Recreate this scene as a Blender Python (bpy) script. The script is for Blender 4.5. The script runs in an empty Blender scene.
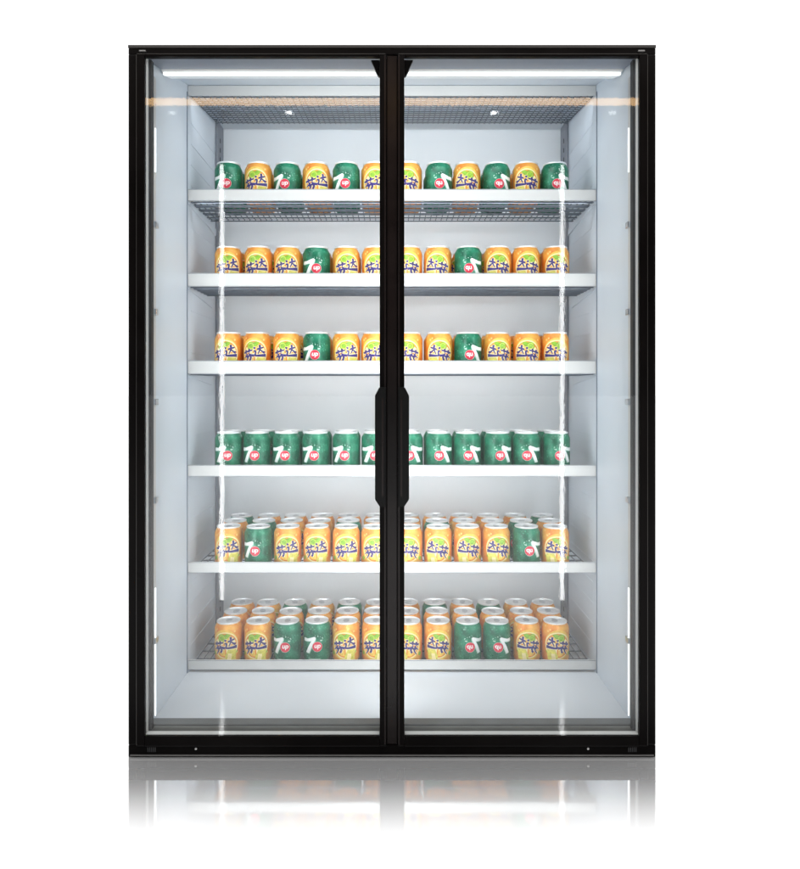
import bpy, bmesh, math, random
from mathutils import Vector, Matrix
random.seed(7)
scene = bpy.context.scene
COL = scene.collection

# ------------------------------------------------------------------ camera
CAM_D, F, EYE_PX, CX_PX = 1.32, 690.0, 388.0, 392.0     # metres to the door plane, focal length in photo pixels
EYE = (757.0 - EYE_PX) * CAM_D / F
def wx(px, z=CAM_D): return (px - CX_PX) * z / F
def wz(py, z=CAM_D): return EYE - (py - EYE_PX) * z / F
cd = bpy.data.cameras.new('camera'); cam = bpy.data.objects.new('camera', cd); COL.objects.link(cam)
cam.location = (0, -CAM_D, EYE); cam.rotation_euler = (math.pi/2, 0, 0)
cd.sensor_fit = 'VERTICAL'; cd.sensor_height = 36; cd.lens = F/869*36
cd.shift_x = (400 - CX_PX)/869; cd.shift_y = -(434.5 - EYE_PX)/869
cd.clip_start = 0.05; cd.clip_end = 300
scene.camera = cam

# ------------------------------------------------------------------ materials
def mat(name, col, rough=0.4, metal=0.0, var=0.0, scale=30, bump=0.0, spec=0.5, emit=None, estr=0, rvar=0.0, stretch=None, coat=0):
    m = bpy.data.materials.new(name); m.use_nodes = True
    nt = m.node_tree; b = nt.nodes['Principled BSDF']
    b.inputs['Base Color'].default_value = (*col, 1); b.inputs['Roughness'].default_value = rough
    b.inputs['Metallic'].default_value = metal; b.inputs['Specular IOR Level'].default_value = spec
    b.inputs['Coat Weight'].default_value = coat
    if emit: b.inputs['Emission Color'].default_value = (*emit, 1); b.inputs['Emission Strength'].default_value = estr
    if var or bump or rvar:
        tc = nt.nodes.new('ShaderNodeTexCoord'); n = nt.nodes.new('ShaderNodeTexNoise')
        n.inputs['Scale'].default_value = scale; n.inputs['Detail'].default_value = 5
        mp = nt.nodes.new('ShaderNodeMapping'); mp.inputs['Scale'].default_value = stretch or (1, 1, 1)
        nt.links.new(tc.outputs['Object'], mp.inputs[0]); nt.links.new(mp.outputs[0], n.inputs['Vector'])
        if var:
            r = nt.nodes.new('ShaderNodeValToRGB')
            r.color_ramp.elements[0].position = 0.3; r.color_ramp.elements[1].position = 0.7
            r.color_ramp.elements[0].color = (*[max(0, c*(1-var)) for c in col], 1)
            r.color_ramp.elements[1].color = (*[min(1, c*(1+var)) for c in col], 1)
            nt.links.new(n.outputs['Fac'], r.inputs[0]); nt.links.new(r.outputs[0], b.inputs['Base Color'])
        if rvar:
            mr = nt.nodes.new('ShaderNodeMapRange'); mr.inputs[1].default_value = .3; mr.inputs[2].default_value = .7
            mr.inputs[3].default_value = max(.02, rough-rvar); mr.inputs[4].default_value = rough+rvar
            nt.links.new(n.outputs['Fac'], mr.inputs[0]); nt.links.new(mr.outputs[0], b.inputs['Roughness'])
        if bump:
            bp = nt.nodes.new('ShaderNodeBump'); bp.inputs['Strength'].default_value = bump; bp.inputs['Distance'].default_value = .001
            nt.links.new(n.outputs['Fac'], bp.inputs['Height']); nt.links.new(bp.outputs[0], b.inputs['Normal'])
    return m

M = {}
M['black'] = mat('black_powder_coat', (.0030, .0023, .0022), .32, var=.3, scale=9, rvar=.05, spec=.06)
M['black_top'] = mat('black_top_edge', (.022, .020, .018), .35, var=.2, scale=12, spec=.5)
M['black_gloss'] = mat('black_gloss_trim', (.011, .0075, .007), .2, var=.3, scale=14, rvar=.03, spec=.25)
M['handle'] = mat('black_handle_plastic', (.004, .004, .004), .36, var=.2, scale=60, spec=.15)
M['spacer'] = mat('spacer_bar', (.74, .74, .72), .55, 0, var=.05, scale=15, stretch=(1, 1, .2))
M["seal_grey"] = mat('seal_grey', (.30, .305, .29), .65, var=.1, scale=20)
M['ceiling_shade'] = mat('ceiling_shade_grey', (.20, .225, .285), .45, var=.05, scale=6)  # shade of the front ceiling, put into the colour
M['trim'] = mat('grey_trim_line', (.16, .155, .15), .35, .5, var=.05, scale=10)
M['rubber'] = mat('gasket_rubber', (.03, .031, .033), .6, var=.2, scale=40)
M['alu'] = mat('aluminium', (.72, .73, .74), .28, 1.0, var=.06, scale=25, rvar=.1, stretch=(1, 1, .1))
M['sill'] = mat('grey_sill', (.16, .165, .165), .6, var=.15, scale=18, rvar=.1)
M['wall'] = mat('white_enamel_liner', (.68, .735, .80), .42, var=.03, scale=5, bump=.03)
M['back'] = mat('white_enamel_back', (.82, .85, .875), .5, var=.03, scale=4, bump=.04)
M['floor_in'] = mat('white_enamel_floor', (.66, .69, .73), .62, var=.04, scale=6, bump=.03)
M['lip'] = mat('white_shelf_rail', (.62, .615, .60), .42, var=.02, scale=14)
M['wire'] = mat('grey_coated_wire', (.10, .118, .145), .4, var=.2, scale=60)
M['post'] = mat('grey_upright', (.19, .205, .24), .4, var=.15, scale=20)
M['seam'] = mat('seam_grey', (.16, .19, .24), .5, var=.1, scale=20)
M['housing'] = mat('grey_housing', (.35, .36, .37), .45, var=.06, scale=8)
M['led'] = mat('led_diffuser', (.45, .46, .47), .5, emit=(.90, .95, 1), estr=.42)
M['led_hot'] = mat('led_tube', (.9, .9, .9), .4, emit=(.95, .98, 1), estr=1.3)
M['screw'] = mat('steel_screw', (.55, .55, .55), .3, 1.0, var=.1, scale=200)
M['can_lid'] = mat('can_lid_aluminium', (.86, .87, .87), .42, .40, var=.05, scale=120, rvar=.1)
M['lid_dark'] = mat('can_lid_score', (.62, .63, .64), .35, .8, var=.08, scale=150)
M['p_white'] = mat('print_white', (.82, .84, .82), .4, var=.05, scale=300)
M['p_pale'] = mat('print_pale_green', (.42, .62, .52), .4, var=.1, scale=300)
M['p_red'] = mat('print_red', (.62, .03, .06), .38, var=.12, scale=250)
M['p_navy'] = mat('print_navy', (.035, .022, .17), .38, var=.25, scale=250)
M['p_cream'] = mat('print_cream', (.86, .74, .38), .4, var=.08, scale=250)
M['p_yellow'] = mat('print_yellow', (.80, .50, .08), .4, var=.15, scale=160)
M['p_lime'] = mat('print_lime', (.22, .42, .03), .4, var=.3, scale=200)
M['p_juice'] = mat('print_juice', (.66, .60, .10), .4, var=.25, scale=180)
M['p_orange'] = mat('print_deep_orange', (.76, .25, .025), .4, var=.2, scale=180)

def can_mat(name, c0, c1, c2, spots):
    m = bpy.data.materials.new(name); m.use_nodes = True; nt = m.node_tree; b = nt.nodes['Principled BSDF']
    b.inputs['Roughness'].default_value = .34; b.inputs['Metallic'].default_value = .12
    tc = nt.nodes.new('ShaderNodeTexCoord')
    n = nt.nodes.new('ShaderNodeTexNoise'); n.inputs['Scale'].default_value = 38; n.inputs['Detail'].default_value = 3
    r = nt.nodes.new('ShaderNodeValToRGB'); e = r.color_ramp.elements
    e[0].position = .36; e[0].color = (*c0, 1); e[1].position = .68; e[1].color = (*c1, 1)
    nt.links.new(tc.outputs['Object'], n.inputs['Vector']); nt.links.new(n.outputs['Fac'], r.inputs[0])
    v = nt.nodes.new('ShaderNodeTexVoronoi'); v.inputs['Scale'].default_value = spots
    rv = nt.nodes.new('ShaderNodeValToRGB'); rv.color_ramp.elements[0].color = (1, 1, 1, 1); rv.color_ramp.elements[0].position = .14
    rv.color_ramp.elements[1].color = (0, 0, 0, 1); rv.color_ramp.elements[1].position = .26
    nt.links.new(tc.outputs['Object'], v.inputs['Vector']); nt.links.new(v.outputs['Distance'], rv.inputs[0])
    mx = nt.nodes.new('ShaderNodeMix'); mx.data_type = 'RGBA'; mx.inputs['B'].default_value = (*c2, 1)
    nt.links.new(rv.outputs[0], mx.inputs['Factor']); nt.links.new(r.outputs[0], mx.inputs['A'])
    nt.links.new(mx.outputs['Result'], b.inputs['Base Color'])
    return m
M['green'] = can_mat('green_can_print', (.003, .085, .045), (.014, .215, .115), (.08, .33, .20), 150)
M['orange'] = can_mat('orange_can_print', (.70, .19, .02), (.80, .40, .07), (.84, .54, .16), 80)

def glass_mat():
    m = bpy.data.materials.new('door_glass'); m.use_nodes = True; nt = m.node_tree; nt.nodes.clear()
    out = nt.nodes.new('ShaderNodeOutputMaterial'); mix = nt.nodes.new('ShaderNodeMixShader')
    tr = nt.nodes.new('ShaderNodeBsdfTransparent'); tr.inputs[0].default_value = (.975, .985, .985, 1)
    gl = nt.nodes.new('ShaderNodeBsdfGlossy'); gl.inputs['Roughness'].default_value = .012
    ge = nt.nodes.new('ShaderNodeNewGeometry'); dp = nt.nodes.new('ShaderNodeVectorMath'); dp.operation = 'DOT_PRODUCT'
    nt.links.new(ge.outputs['Normal'], dp.inputs[0]); nt.links.new(ge.outputs['Incoming'], dp.inputs[1])
    def mth(op, x, y=None):
        q = nt.nodes.new('ShaderNodeMath'); q.operation = op
        for i, v in enumerate((x, y)):
            if v is None: continue
            if isinstance(v, (int, float)): q.inputs[i].default_value = v
            else: nt.links.new(v, q.inputs[i])
        return q.outputs[0]
    c = mth('ABSOLUTE', dp.outputs['Value'])                     # same two-sided Fresnel from either side of the pane
    fres = mth('ADD', mth('MULTIPLY', mth('POWER', mth('SUBTRACT', 1.0, c), 5.0), .957), .043)
    tc = nt.nodes.new('ShaderNodeTexCoord'); n = nt.nodes.new('ShaderNodeTexNoise'); n.inputs['Scale'].default_value = 190
    bp = nt.nodes.new('ShaderNodeBump'); bp.inputs['Strength'].default_value = .03; bp.inputs['Distance'].default_value = .0006
    mp = nt.nodes.new('ShaderNodeMapping'); mp.inputs['Scale'].default_value = (1, 1, .32)      # drawn glass: ripples run upright
    nt.links.new(tc.outputs['Object'], mp.inputs[0]); nt.links.new(mp.outputs[0], n.inputs['Vector']); nt.links.new(n.outputs['Fac'], bp.inputs['Height'])
    nt.links.new(bp.outputs[0], gl.inputs['Normal'])
    nt.links.new(fres, mix.inputs[0]); nt.links.new(tr.outputs[0], mix.inputs[1]); nt.links.new(gl.outputs[0], mix.inputs[2])
    nt.links.new(mix.outputs[0], out.inputs[0])
    return m
M['glass'] = glass_mat()

# ------------------------------------------------------------------ helpers
def box(bm, x0, x1, y0, y1, z0, z1, bev=0.0, mi=0):
    r = bmesh.ops.create_cube(bm, size=1); vs = r['verts']
    for v in vs:
        v.co = Vector(((x0+x1)/2 + v.co.x*abs(x1-x0), (y0+y1)/2 + v.co.y*abs(y1-y0), (z0+z1)/2 + v.co.z*abs(z1-z0)))
    fs = set(f for v in vs for f in v.link_faces)
    for f in fs: f.material_index = mi
    if bev:
        es = list(set(e for v in vs for e in v.link_edges))
        bmesh.ops.bevel(bm, geom=es, offset=bev, segments=2, affect='EDGES', profile=.6)

def prism(bm, pts, axis, a0, a1, bev=0.0):
    """pts: polygon in the two other axes, extruded along axis"""
    def P(p, a):
        return {'x': (a, p[0], p[1]), 'y': (p[0], a, p[1]), 'z': (p[0], p[1], a)}[axis]
    v0 = [bm.verts.new(P(p, a0)) for p in pts]; v1 = [bm.verts.new(P(p, a1)) for p in pts]
    n = len(pts)
    fs = [bm.faces.new(v0), bm.faces.new(v1[::-1])]
    for i in range(n): fs.append(bm.faces.new((v0[i], v1[i], v1[(i+1) % n], v0[(i+1) % n])))
    bmesh.ops.recalc_face_normals(bm, faces=fs)
    if bev:
        es = list(set(e for f in fs for e in f.edges))
        bmesh.ops.bevel(bm, geom=es, offset=bev, segments=2, affect='EDGES')

def rod(bm, p, q, r, n=6):
    p, q = Vector(p), Vector(q); d = q-p
    mtx = Matrix.Translation((p+q)/2) @ d.to_track_quat('Z', 'Y').to_matrix().to_4x4()
    bmesh.ops.create_cone(bm, cap_ends=True, segments=n, radius1=r, radius2=r, depth=d.length, matrix=mtx)

def obj(name, bm, mats, parent=None, smooth=False, angle=None):
    me = bpy.data.meshes.new(name)
    bm.to_mesh(me); bm.free()
    for m in (mats if isinstance(mats, (list, tuple)) else [mats]): me.materials.append(m)
    if smooth:
        for p in me.polygons: p.use_smooth = True
    if angle: me.set_sharp_from_angle(angle=math.radians(angle))
    o = bpy.data.objects.new(name, me); COL.objects.link(o)
    if parent: o.parent = parent
    return o

def bxo(name, args, m, parent=None, bev=0.0008):
    bm = bmesh.new()
    for a in args: box(bm, *a, bev=bev)
    return obj(name, bm, m, parent)

# ------------------------------------------------------------------ setting: glossy white studio floor
fm = bpy.data.materials.new('white_gloss_floor'); fm.use_nodes = True; nt = fm.node_tree; nt.nodes.clear()
out = nt.nodes.new('ShaderNodeOutputMaterial'); mix = nt.nodes.new('ShaderNodeMixShader')
df = nt.nodes.new('ShaderNodeBsdfDiffuse'); df.inputs[0].default_value = (.86, .86, .865, 1)
gl = nt.nodes.new('ShaderNodeBsdfGlossy'); gl.inputs['Roughness'].default_value = .05; gl.inputs[0].default_value = (.97, .97, .97, 1)
tc = nt.nodes.new('ShaderNodeTexCoord'); sp = nt.nodes.new('ShaderNodeSeparateXYZ')
mr = nt.nodes.new('ShaderNodeMapRange'); mr.interpolation_type = 'SMOOTHSTEP'      # gloss mask fades the fridge's reflection out toward the camera
mr.inputs[1].default_value = -.29; mr.inputs[2].default_value = -.045; mr.inputs[3].default_value = 0; mr.inputs[4].default_value = .765
nt.links.new(tc.outputs['Object'], sp.inputs[0]); nt.links.new(sp.outputs['Y'], mr.inputs[0])
nt.links.new(mr.outputs[0], mix.inputs[0]); nt.links.new(df.outputs[0], mix.inputs[1]); nt.links.new(gl.outputs[0], mix.inputs[2])
nt.links.new(mix.outputs[0], out.inputs[0])
bm = bmesh.new(); bmesh.ops.create_grid(bm, x_segments=8, y_segments=8, size=60)
o = obj('floor', bm, fm); o['kind'] = 'structure'

# ------------------------------------------------------------------ the fridge
fr = bpy.data.objects.new('display_fridge', None); COL.objects.link(fr)
fr['label'] = 'black framed two door glass display fridge, brightly lit white inside with six shelves'
fr['category'] = 'fridge'

HW, HI = .5045, .482                     # outer and inner half width
YS, YB = .305, .64                      # shelf front, back wall
ZT = wz(45)                             # front frame top
# front frame
bm = bmesh.new()
for s in (-1, 1):
    box(bm, s*.4885, s*HW, 0, .0195, .0235, ZT-.0185, .0012)
box(bm, -HW, HW, 0, .0195, ZT-.018, ZT-.0065, .0012)
obj('cabinet_frame', bm, M['black'], fr)
bxo('top_trim', [(-HW-.0005, HW+.0005, -.0015, .021, ZT-.006, ZT)], M['black_top'], fr, .0012)
base = bxo('base_plinth', [(-HW, HW, 0, .06, 0, .0225)], M['black'], fr, .0012)
bxo('base_trim', [(-HW+.004, HW-.004, -.0025, -.0002, .0030, .0052)], M['trim'], base, .0004)
for s in (-1, 1):
    bm = bmesh.new(); rod(bm, (s*wx(588), -.0022, .0165), (s*wx(588), .002, .0165), .0021, 12)
    obj('screw', bm, M['screw'], base)
    bm = bmesh.new()
    for k in range(5): box(bm, s*(.452+.0035*k), s*(.4535+.0035*k), -.0009, .001, .010, .019)
    obj('vent', bm, M['rubber'], base)
    bm = bmesh.new(); box(bm, s*.470, s*.483, -.004, .003, ZT-.0145, ZT-.0112, .0012)
    obj('hinge', bm, M['trim'], fr)
# centre mullion with corner gussets
bm = bmesh.new()
box(bm, -.0098, .0098, .002, .0295, .0235, ZT-.019, .001)
box(bm, -.0165, .0165, .0132, .030, .0235, ZT-.0195, .001)
obj('mullion', bm, M['black_gloss'], fr)
for s in (-1, 1):
    bm = bmesh.new()
    prism(bm, [(s*.0172, 1.3435), (s*.041, 1.3435), (s*.030, 1.318), (s*.026, 1.312), (s*.0172, 1.312)], 'y', .0215, .0285)
    obj('corner_bracket', bm, M['black'], fr)

# liner
side_poly = [(.0215, .0235), (.665, .0235), (.665, 1.512), (.30, 1.482), (.0215, 1.3600)]
for s in (-1, 1):
    bm = bmesh.new(); prism(bm, side_poly, 'x', s*HI, s*(HW-.0008))
    w = obj('side_wall', bm, M['wall'], fr)
    bm = bmesh.new(); box(bm, s*(HI-.0016), s*(HI+.002), YS-.006, YS-.0025, .0365, 1.402)
    obj('wall_seam', bm, M['seam'], w)
    bm = bmesh.new()                                            # shelf support rails on the side wall
    for k in range(26):
        z = .09 + k*.05
        box(bm, s*(HI-.0008), s*(HI+.002), YS+.03, YB-.03, z, z+.0018)
    obj('support_ridge', bm, M['wall'], w)
bxo('back_wall', [(-HI+.0005, HI-.0005, YB, YB+.022, .02, 1.508)], M['back'], fr, 0)
bxo('floor_panel', [(-HI+.0005, HI-.0005, .047, YB-.0005, .012, .036)], M['floor_in'], fr, 0)
sl = bxo('sill', [(-HI+.0005, HI-.0005, .0225, .0465, .024, .0525)], M['sill'], fr, .001)
bxo('sill_step', [(-HI+.0008, HI-.0008, .0200, .0222, .024, .0478)], M['seal_grey'], sl, .0006)
bm = bmesh.new()
prism(bm, [(.0215, 1.3495), (YS-.001, 1.4195), (YB-.0005, 1.487), (YB-.0005, 1.5065), (.30, 1.478), (.0215, 1.3585)], 'x', -HI+.0005, HI-.0005)
obj('ceiling_panel', bm, M['wall'], fr)
bm = bmesh.new()
prism(bm, [(.68, .0235), (.70, .0235), (.70, 1.512), (.68, 1.512)], 'x', -HW+.001, HW-.001)
obj('rear_housing', bm, M['housing'], fr)
for s in (-1, 1):
    bm = bmesh.new()
    box(bm, s*(HI-.0045), s*(HI-.0012), .560, YB-.004, .037, 1.44, .001)
    p = obj('upright_post', bm, M['post'], fr)
    bm = bmesh.new()
    for k in range(52): box(bm, s*(HI-.0052), s*(HI-.003), .594, .600, .06+k*.026, .072+k*.026)
    obj('slot', bm, M['rubber'], p)

# canopy lamp under the ceiling
def czl(y): return 1.3495 + (y-.0215)*(1.4195-1.3495)/(YS-.0225)
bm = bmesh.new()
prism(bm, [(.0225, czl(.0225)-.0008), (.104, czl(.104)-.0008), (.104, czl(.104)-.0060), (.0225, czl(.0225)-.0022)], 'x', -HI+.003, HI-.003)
obj('ceiling_shade_strip', bm, M['ceiling_shade'], fr)  # dark strip added for the shade ahead of the lamp
bm = bmesh.new()
prism(bm, [(.105, czl(.105)-.0012), (.165, czl(.165)-.0012), (.165, czl(.165)-.010), (.150, czl(.15)-.013), (.118, czl(.118)-.011), (.105, czl(.105)-.006)], 'x', -HI+.004, HI-.004)
cl = obj('canopy_light', bm, M['lip'], fr)
bm = bmesh.new()
prism(bm, [(.1135, czl(.1135)-.0105), (.1215, czl(.1215)-.0135), (.1215, czl(.1215)-.016), (.1135, czl(.1135)-.015)], 'x', -HI+.006, HI-.006)
obj('light_tube', bm, M['led_hot'], cl)
bm = bmesh.new()
prism(bm, [(.1245, czl(.1245)-.0135), (.163, czl(.163)-.0115), (.163, czl(.163)-.0135), (.1245, czl(.1245)-.016)], 'x', -HI+.006, HI-.006)
obj('light_diffuser', bm, M['led'], cl)

# air duct grille along the ceiling
gz0, gz1, gy1 = wz(95.5, 1.625), 1.428, .565
bm = bmesh.new(); box(bm, -HI+.0012, HI-.0012, YS, YS+.004, gz0, wz(85.5, 1.625), .0006)
gr = obj('air_grille', bm, M['lip'], fr)
bm = bmesh.new()
for k in range(69):
    x = -HI+.006 + k*(2*HI-.012)/68
    rod(bm, (x, YS+.006, gz0+.002), (x, gy1, gz1), .00125, 5)
for k in range(15):
    t = k/14; rod(bm, (-HI+.003, YS+.006+(gy1-YS-.006)*t, gz0+.0045+(gz1-gz0-.002)*t), (HI-.003, YS+.006+(gy1-YS-.006)*t, gz0+.0045+(gz1-gz0-.002)*t), .0013, 5)
obj('grille_mesh', bm, M['wire'], gr)

# side LED strips
for s in (-1, 1):
    bm = bmesh.new(); box(bm, s*(HI-.0058), s*(HI-.0008), .060, .072, .05, 1.33, .0008)
    st = obj('light_strip', bm, M['lip'], fr)
    for (a, b) in ((128, 172), (588, 716)):
        bm = bmesh.new()
        z0, z1 = wz(b, 1.385), wz(a, 1.385)
        box(bm, s*(HI-.0078), s*(HI-.0060), .0640, .0675, z0, z1, .0006)
        obj('light_tube', bm, M['led_hot'], st)
    for py in (225, 312, 402, 500, 640):
        z = wz(py, 1.385)
        bm = bmesh.new(); box(bm, s*(HI-.0105), s*(HI-.001), .058, .0745, z-.006, z+.006, .001)
        obj('clip', bm, M['alu'], st)

# doors
def make_door(s):
    bm = bmesh.new()
    xo, xi = .4875, .0108                    # outer / inner edge
    zb, zt = wz(745)+.0008, ZT-.0195
    box(bm, s*(xo-.0157), s*xo, -.006, .003, zb, zt, .001)
    box(bm, s*xi, s*.0235, -.006, .012, zb, zt, .001)
    box(bm, s*(xo-.0160), s*.0238, -.0055, .0029, wz(735)-.019, wz(735), .001)
    box(bm, s*(xo-.0160), s*.0238, -.0055, .0029, zt-.0048, zt, .001)
    d = obj('door', bm, M['black'], fr)
    gx0, gx1, gz0, gz1 = s*(xo-.0161), s*.0242, wz(735)+.0003, zt-.0051
    bm = bmesh.new()                         # the two faces of the pane; its rim is bedded in the frame
    for y in (-.0035, .0015):
        bm.faces.new([bm.verts.new(p) for p in ((gx0, y, gz0), (gx1, y, gz0), (gx1, y, gz1), (gx0, y, gz1))])
    obj('glass_pane', bm, M['glass'], d)
    bm = bmesh.new()
    box(bm, s*(xo-.0190), s*(xo-.0159), .0032, .0064, gz0+.0045, gz1)
    prism(bm, [(.0018, gz0-.0004), (.0066, gz0-.0004), (.0066, gz0+.0040), (.0052, gz0+.0040)], 'x', s*(xo-.0159), s*.0245)
    obj('glass_spacer', bm, M['spacer'], d)
    bm = bmesh.new(); box(bm, s*(xo-.0246), s*(xo-.0193), .0068, .0195, gz0+.005, gz1)
    obj('gasket', bm, M['rubber'], d)
    bm = bmesh.new(); box(bm, s*(xi+.0012), s*(xi+.0040), -.0072, -.0055, zb+.004, zt-.004, .0005)
    obj('edge_bead', bm, M['black_gloss'], d)
    bm = bmesh.new()                         # thin lighter strip, the door edge highlight put into the colour
    box(bm, s*(xo-.0012), s*(xo-.0002), -.0068, -.0058, zb+.002, zt-.002)
    box(bm, s*(xo-.002), s*(xi+.002), -.0068, -.0058, zt-.0011, zt-.0001)
    obj('edge_highlight', bm, M['black_top'], d)
    a, b = .0114, .0318
    z0, z1 = wz(507, 1.285), wz(387, 1.285)
    bm = bmesh.new()
    prism(bm, [(s*a, z0), (s*(a+.011), z0), (s*b, z0+.014), (s*b, z1-.016), (s*(a+.012), z1), (s*a, z1)], 'y', -.036, -.0065, .0010)
    h = obj('handle', bm, M['handle'], d)
    bm = bmesh.new(); prism(bm, [(s*(a+.004), z0+.02), (s*(a+.008), z0+.02), (s*(a+.008), z1-.02), (s*(a+.004), z1-.02)], 'y', -.0375, -.0352, .0005)
    obj('grip_line', bm, M['black_gloss'], h)
    return d
make_door(-1); make_door(1)

# shelves
LIPS = [(189, 201), (273, 286.5), (360.5, 374), (465, 476.5), (562, 573), (660, 670)]
shelf_top = []
for i, (a, b) in enumerate(LIPS):
    z1, z0 = wz(a, YS+CAM_D), wz(b, YS+CAM_D)
    yb = (.50, .462, .462, .50, .565, .565)[i]
    zs = z0 + (.0038 if i < 3 else .0055)
    shelf_top.append(zs)
    bm = bmesh.new()
    nx = 66 if i < 4 else 58
    for k in range(nx+1):
        x = -HI+.007 + k*(2*HI-.014)/nx
        rod(bm, (x, YS+.0045, zs-.0013), (x, yb, zs-.0013), .0013, 6)
    for k in range(6 if i < 4 else 6):
        y = YS+.012 + k*(yb-YS-.012)/5
        rod(bm, (-HI+.004, y, zs-.0038), (HI-.004, y, zs-.0038), .0018, 6)
    if i in (0, 1, 2, 3):
        for k in range(9):
            y = YS+.02 + k*(yb-YS-.012)/9.5
            rod(bm, (-HI+.004, y, zs-.0037), (HI-.004, y, zs-.0037), .0011, 5)
    sh = obj('shelf', bm, M['wire'], fr, smooth=True, angle=50)
    bm = bmesh.new()
    box(bm, -HI+.0012, HI-.0012, YS, YS+.0028, z0, z1, .0006)
    box(bm, -HI+.0014, HI-.0014, YS+.0030, YS+.0048, z1-.004, z1-.0006, .0003)
    obj('price_rail', bm, M['lip'], sh)
    bm = bmesh.new(); box(bm, -HI+.002, HI-.002, YS-.0006, YS+.001, z1-.0016, z1-.0008); 
    box(bm, -HI+.002, HI-.002, YS-.0006, YS+.001, z0+.0006, z0+.0012)
    obj('rail_edge', bm, M['seam'], sh)
    for s in (-1, 1):
        bm = bmesh.new()
        if i < 5: prism(bm, [(YS+.005, zs-.006), (yb, zs-.006), (yb+.06, zs-.012), (yb+.06, zs-.03), (yb-.02, zs-.022), (YS+.005, zs-.010)], 'x', s*(HI-.0028), s*(HI-.0008))
        else: box(bm, s*(HI-.0028), s*(HI-.0008), YS+.005, yb, .0365, zs-.006)
        obj('bracket', bm, M['wall'], sh)

# ------------------------------------------------------------------ cans
CH, CR = .097, .0330
PROF = [(.0235, .0020), (.0262, .0), (.0275, .0012), (.0318, .0065), (.0330, .0105), (.0330, .0800), (.0322, .0835),
        (.0300, .0880), (.0278, .0918), (.0272, .0932)]
def rad(v):
    pr = PROF[2:]
    if v <= pr[0][1]: return pr[0][0]
    for (r0, z0), (r1, z1) in zip(pr, pr[1:]):
        if z0 <= v <= z1: return r0 + (r1-r0)*(v-z0)/(z1-z0)
    return pr[-1][0]
def lathe(bm, prof, n=40, cap0=False, cap1=False, mi=0):
    rings = [[bm.verts.new((r*math.sin(2*math.pi*k/n), -r*math.cos(2*math.pi*k/n), z)) for k in range(n)] for r, z in prof]
    for a, b in zip(rings, rings[1:]):
        for k in range(n):
            f = bm.faces.new((a[k], a[(k+1) % n], b[(k+1) % n], b[k])); f.material_index = mi
    if cap0: bm.faces.new(rings[0][::-1]).material_index = mi
    if cap1: bm.faces.new(rings[-1]).material_index = mi
def decal(bm, polys, off, mi, mirror, rot):
    """flat print (u across, v up, millimetres) wrapped on to the can wall"""
    t = bmesh.new()
    for poly in polys:
        if len(poly) > 2:
            try: t.faces.new([t.verts.new((u/1000, 0, v/1000)) for u, v in poly])
            except ValueError: pass
    bmesh.ops.triangulate(t, faces=t.faces[:])
    for k in range(-16, 17):
        bmesh.ops.bisect_plane(t, geom=t.verts[:]+t.edges[:]+t.faces[:], plane_co=(k*.003, 0, 0), plane_no=(1, 0, 0))
    for z in (.0105, .02, .03, .04, .05, .06, .07, .08, .0835, .088):
        bmesh.ops.bisect_plane(t, geom=t.verts[:]+t.edges[:]+t.faces[:], plane_co=(0, 0, z), plane_no=(0, 0, 1))
    mp = {}
    for v in t.verts:
        ang = v.co.x/CR + rot; r = rad(v.co.z) + off
        if mirror: ang = -ang
        mp[v] = bm.verts.new((r*math.sin(ang), -r*math.cos(ang), v.co.z))
    for f in t.faces:
        vs = [mp[v] for v in f.verts]
        nf = bm.faces.new(vs)
        nf.normal_update()
        c = nf.calc_center_median()
        if nf.normal.x*c.x + nf.normal.y*c.y < 0: nf.normal_flip()
        nf.material_index = mi
    t.free()
def circ(u, v, r, n=28, sx=1.0): return [(u+sx*r*math.cos(2*math.pi*k/n), v+r*math.sin(2*math.pi*k/n)) for k in range(n)]
def ring(u, v, r0, r1, a0=0, a1=360, n=36):
    ps = []
    for k in range(n):
        p, q = math.radians(a0+(a1-a0)*k/n), math.radians(a0+(a1-a0)*(k+1)/n)
        ps.append([(u+r0*math.cos(p), v+r0*math.sin(p)), (u+r1*math.cos(p), v+r1*math.sin(p)), (u+r1*math.cos(q), v+r1*math.sin(q)), (u+r0*math.cos(q), v+r0*math.sin(q))])
    return ps
def stroke(pts, w0, w1):
    """brush stroke along pts, tapering from w0 to w1"""
    ps = []; n = len(pts)-1
    for i in range(n):
        (x0, y0), (x1, y1) = pts[i], pts[i+1]
        l = math.hypot(x1-x0, y1-y0) or 1; nx, ny = -(y1-y0)/l, (x1-x0)/l
        a = (w0+(w1-w0)*i/n)/2; b = (w0+(w1-w0)*(i+1)/n)/2
        ps.append([(x0-nx*a, y0-ny*a), (x1-nx*b, y1-ny*b), (x1+nx*b, y1+ny*b), (x0+nx*a, y0+ny*a)])
    return ps
def glyph(strokes, u, v, s, tilt):
    ps = []
    for pts, w0, w1 in strokes:
        q = []
        for x, y in pts:
            x -= .5; y -= .5
            q.append((u + s*(x*math.cos(tilt)-y*math.sin(tilt)), v + s*(x*math.sin(tilt)+y*math.cos(tilt))))
        ps += stroke(q, w0*s, w1*s)
    return ps
FEN = [([(.02, .80), (.5, .84), (.98, .86)], .13, .09), ([(.33, 1.02), (.28, .66)], .14, .07), ([(.70, 1.04), (.64, .68)], .14, .07),
       ([(.42, .64), (.28, .48), (.0, .34)], .15, .05), ([(.56, .64), (.74, .46), (1.02, .36)], .08, .17),
       ([(.24, .40), (.74, .44), (.70, .18), (.56, .02)], .11, .13), ([(.46, .42), (.36, .16), (.12, -.06)], .14, .05)]
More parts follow.
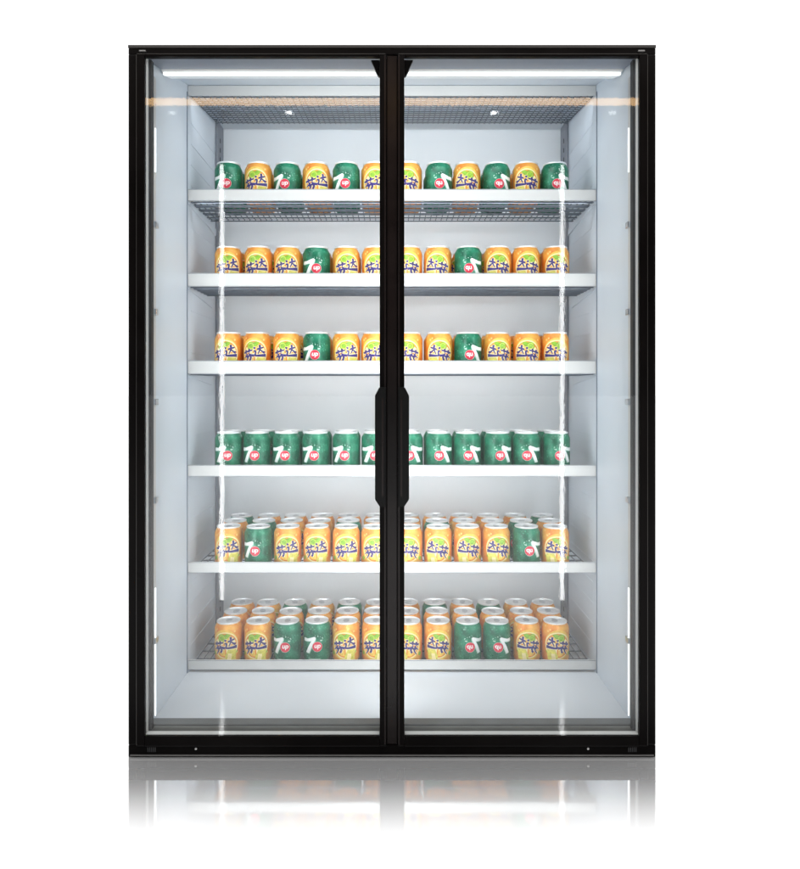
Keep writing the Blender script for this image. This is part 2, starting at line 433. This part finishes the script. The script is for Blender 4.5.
DA = [([(.36, .68), (.98, .76)], .12, .10), ([(.68, 1.04), (.62, .62), (.36, .26)], .15, .06), ([(.64, .60), (.80, .38), (1.0, .26)], .07, .18),
      ([(.08, .92), (.22, .78)], .08, .17), ([(.02, .56), (.22, .60), (.16, .34), (.04, .14)], .10, .11), ([(.02, .16), (.34, .10), (1.06, .0)], .09, .20)]
def text_polys(txt, size, u, v, shear=0):
    c = bpy.data.curves.new('lettering', 'FONT'); c.body = txt; c.size = size; c.align_x = 'CENTER'; c.shear = shear; c.offset = .02*size
    c.resolution_u = 3
    o = bpy.data.objects.new('lettering', c); COL.objects.link(o)
    dg = bpy.context.evaluated_depsgraph_get(); me = o.evaluated_get(dg).to_mesh()
    ps = [[(me.vertices[i].co.x+u, me.vertices[i].co.y+v) for i in p.vertices] for p in me.polygons]
    o.evaluated_get(dg).to_mesh_clear()
    bpy.data.objects.remove(o); bpy.data.curves.remove(c)
    return ps
UP = text_polys('up', 15.5, 6, 39.6, .2)

def can_root(name):
    r = bpy.data.objects.new(name, None); COL.objects.link(r); r.empty_display_size = .05
    return r
def finish_can(r, bm, mats):
    obj('body', bm, mats, r, smooth=True, angle=40)
    bm = bmesh.new()
    lathe(bm, [(.0273, .0931), (.0283, .0945), (.0283, .0962), (.0276, .0970), (.0268, .0964), (.0262, .0940), (.0258, .0934), (.0140, .0938)], 40, cap1=True)
    l = obj('lid', bm, M['can_lid'], r, smooth=True, angle=35)
    bm = bmesh.new()
    prism(bm, [(.0115*math.cos(a)*.62, .0115*math.sin(a)+.003) for a in [2*math.pi*k/14 for k in range(14)]], 'z', .0941, .0951)
    rod(bm, (0, -.003, .0948), (0, -.003, .0957), .0022, 10)
    obj('pull_tab', bm, M['lid_dark'], l)
def make_green(mirror):
    r = can_root('lemon_soda_can')
    bm = bmesh.new(); lathe(bm, PROF, 48, cap0=True); rot = -.16
    seven = [[(-28, 44.5), (-26.5, 51.5), (-16, 51), (-1, 56), (1.5, 55), (1, 49.5), (-8, 46.5), (-19, 45)],
             [(1, 50), (-7, 46.8), (-13.5, 36), (-21, 21), (-13, 20.5), (-8.5, 31), (-3.5, 41)]]
    seven = [[(u*1.12, v*1.12+3) for u, v in q] for q in seven]
    decal(bm, [[(u+1.8, v-1.4) for u, v in q] for q in seven], .00018, 2, mirror, rot)
    decal(bm, seven, .00036, 1, mirror, rot)
    decal(bm, [circ(6, 42.0, 12.2, 28)], .00050, 2, mirror, rot)
    decal(bm, [circ(6, 42.0, 11.6, 28)], .00060, 3, mirror, rot)
    decal(bm, UP, .00078, 1, mirror, rot)
    decal(bm, [circ(9+11*math.cos(k*1.7), 60+9*math.sin(k*2.3), .8+.5*(k % 3), 10) for k in range(9)], .00018, 2, mirror, rot)
    decal(bm, [[(-16, 12.2), (14, 12.2), (14, 13.6), (-16, 13.6)]], .00018, 2, mirror, rot)
    finish_can(r, bm, [M['green'], M['p_white'], M['p_pale'], M['p_red']])
    return r
def make_orange(mirror):
    r = can_root('orange_soda_can')
    bm = bmesh.new(); lathe(bm, PROF, 48, cap0=True); rot = .02
    decal(bm, [circ(0, 47, 36, 36, .92)], .00015, 4, mirror, rot)                        # yellow glow
    decal(bm, ring(2, 46, 28.5, 31.5, 0, 360, 40), .00034, 3, mirror, rot)
    decal(bm, [circ(2, 46, 28.5, 36, 1.0)], .00028, 7, mirror, rot)
    for k in range(8):                                                                   # segments of the fruit slice
        a0 = math.radians(8+k*45); a1 = math.radians(45+k*45); am = (a0+a1)/2
        decal(bm, [[(2+3*math.cos(am), 46+3*math.sin(am)), (2+25*math.cos(a0), 46+25*math.sin(a0)), (2+26.5*math.cos(am), 46+26.5*math.sin(am)), (2+25*math.cos(a1), 46+25*math.sin(a1))]], .00044, 4 if k % 3 else 3, mirror, rot)
    decal(bm, [[(3, 11.5), (26, 11.5), (29, 30), (21, 42), (9, 36), (2, 22)]], .00054, 6, mirror, rot)
    decal(bm, [[(6, 12), (16, 12), (18, 26), (9, 27)]], .00060, 3, mirror, rot)
    decal(bm, [circ(-6, 63, 10, 20, 1.0)], .00060, 5, mirror, rot)
    decal(bm, [[(-5, 68), (6, 74), (15, 71), (6, 61)]], .00066, 5, mirror, rot)
    decal(bm, ring(-6, 63, 6.0, 7.0, 0, 360, 20), .00068, 6, mirror, rot)
    fen = glyph([(p, a*1.45, b*1.45) for p, a, b in FEN], -13, 41, 27, .2); da = glyph([(p, a*1.45, b*1.45) for p, a, b in DA], 13, 51, 26, .2)
    decal(bm, glyph([(p, a*2.3, b*2.3) for p, a, b in FEN], -13, 41, 27, .2), .00076, 3, mirror, rot)
    decal(bm, glyph([(p, a*2.3, b*2.3) for p, a, b in DA], 13, 51, 26, .2), .00076, 3, mirror, rot)
    decal(bm, fen, .00092, 2, mirror, rot); decal(bm, da, .00092, 2, mirror, rot)
    decal(bm, [circ(28, 30, 4.2, 14), circ(-31, 24, 5, 14)], .0003, 5, mirror, rot)
    finish_can(r, bm, [M['orange'], M['p_white'], M['p_navy'], M['p_cream'], M['p_yellow'], M['p_lime'], M['p_juice'], M['p_orange']])
    return r
def dup(root):
    r = root.copy(); COL.objects.link(r)
    for ch in list(root.children):
        c = ch.copy(); COL.objects.link(c); c.parent = r
        for g in list(ch.children):
            d = g.copy(); COL.objects.link(d); d.parent = c
    return r
PROTO = {('G', -1): make_green(False), ('G', 1): make_green(True), ('O', -1): make_orange(False), ('O', 1): make_orange(True)}
USED = set()
# from the outer wall to the centre, front row first
STOCK = [['GOGOGO', 'GOGOGO'], ['OOOGOO', 'OOOOOO'], ['OOOGOO', 'OOOOOO'], ['GGGGGG', 'GGGGGG'],
         ['OGOOOO', 'OGOOGO', 'GOOOOO'], ['OOGGOO', 'OOOOOO', 'OOGOGO']]
SN = ['top', 'second', 'third', 'fourth', 'fifth', 'bottom']
ON = ['first', 'second', 'third', 'fourth', 'fifth', 'sixth']
for i, rows in enumerate(STOCK):
    for j, row in enumerate(rows):
        for k, c in enumerate(row):
            for s in (-1, 1):
                key = (c, s)
                o = PROTO[key] if key not in USED else dup(PROTO[key]); USED.add(key)
                x = .3965 - .0711*k
                o.location = (s*(x + random.uniform(-.0018, .0018)), .354 + .072*j + random.uniform(-.0025, .0025), shelf_top[i] + .0002)
                o.rotation_euler = (0, 0, random.uniform(-.11, .11) if j == 0 else random.uniform(-.9, .9))
                rn = ['front row', 'back row'] if len(rows) == 2 else ['front row', 'middle row', 'back row']
                kind = 'green lemon soda can' if c == 'G' else 'orange fruit soda can'
                o['label'] = f"{kind}, {rn[j]} of {SN[i]} shelf, {ON[k]} from the {'left' if s < 0 else 'right'} wall"
                o['category'] = 'soda can'
                o['group'] = 'green cans on the fridge shelves' if c == 'G' else 'orange cans on the fridge shelves'

# ------------------------------------------------------------------ lamps and added fill lights
def area(name, loc, direction, sx, sy, power, col=(1, 1, 1), spread=180):
    l = bpy.data.lights.new(name, 'AREA'); l.shape = 'RECTANGLE'; l.size = sx; l.size_y = sy; l.energy = power; l.color = col
    l.spread = math.radians(spread)
    o = bpy.data.objects.new(name, l); COL.objects.link(o); o.location = loc
    d = Vector(direction).normalized()
    up = Vector((0, 0, 1)) if abs(d.z) < .95 else Vector((0, 1, 0))
    xax = up.cross(-d).normalized() if True else None
    yax = (-d).cross(xax)
    o.rotation_euler = Matrix((xax, yax, -d)).transposed().to_euler()
    return o
COOL = (.93, .97, 1.0)
area('canopy_lamp', (0, .145, czl(.145)-.022), (0, .55, -.84), .70, .03, 1.2, COOL)
for s in (-1, 1):
    area('side_lamp', (s*.455, .045, .68), (-s*.66, .75, 0), .012, 1.04, 1.12, COOL, 125)
    area('mullion_fill', (s*.006, .036, .66), (s*.35, .93, 0), .01, 1.10, 1.48, COOL, 150)  # unseen fill added behind the mullion, frontal light for cans and rails
    # upright strip lamps in the studio that the glass mirrors
    area('studio_strip_lamp', (s*wx(562, 2.23), -.91, .724), (0, 1, 0), .013, 1.405, .68, (1, 1, 1))
for a, b in LIPS[:5]:                     # unseen fill added behind the price rails to brighten the back wall
    area('shelf_fill', (0, YS+.016, wz(b, YS+CAM_D)-.002), (0, .90, -.43), .93, .006, .26, COOL, 95)
area('grille_fill', (0, YS+.012, gz0-.004), (0, .94, -.34), .93, .006, .58, COOL, 120)  # unseen fill added behind the fascia to lift the top bay
area('overhead_fill', (0, -1.1, 3.0), (0, 0, -1), 5.0, 2.6, 150, (1, 1, 1))  # unseen softbox added to bring the floor up to white
area('warm_ceiling_lamp', (0, -2.6, .706+.4145*3.92), (0, 1, -.15), 2.95, .04, 2.5, (1, .60, .26))

for x, p in ((-.585, .035), (.58, .035), (-1.25, .008), (1.25, .008)):        # small ceiling spots, seen in the glass
    area('studio_spot_lamp', (x, -2.6, 2.268), (0, 1, -.15), .034, .018, p, (1, 1, 1))

# ------------------------------------------------------------------ world: bright white studio behind, dim in front
w = bpy.data.worlds.new('World'); scene.world = w; w.use_nodes = True; nt = w.node_tree
bg = nt.nodes['Background']
tc = nt.nodes.new('ShaderNodeTexCoord'); sp = nt.nodes.new('ShaderNodeSeparateXYZ'); rp = nt.nodes.new('ShaderNodeValToRGB')
rp.color_ramp.elements[0].position = 0.42; rp.color_ramp.elements[0].color = (.035, .033, .032, 1)
rp.color_ramp.elements[1].position = 0.56; rp.color_ramp.elements[1].color = (1, 1, 1, 1)
ma = nt.nodes.new('ShaderNodeMath'); ma.operation = 'MULTIPLY_ADD'; ma.inputs[1].default_value = .5; ma.inputs[2].default_value = .5
nt.links.new(tc.outputs['Generated'], sp.inputs[0]); nt.links.new(sp.outputs['Y'], ma.inputs[0])
nt.links.new(ma.outputs[0], rp.inputs[0]); nt.links.new(rp.outputs[0], bg.inputs[0])
bg.inputs[1].default_value = 1.25

scene.render.engine = 'CYCLES'
scene.cycles.max_bounces = 14; scene.cycles.diffuse_bounces = 8; scene.cycles.transparent_max_bounces = 24
scene.cycles.caustics_reflective = False
scene.view_settings.view_transform = 'Standard'; scene.view_settings.look = 'None'
scene.view_settings.exposure = 0; scene.view_settings.gamma = 1
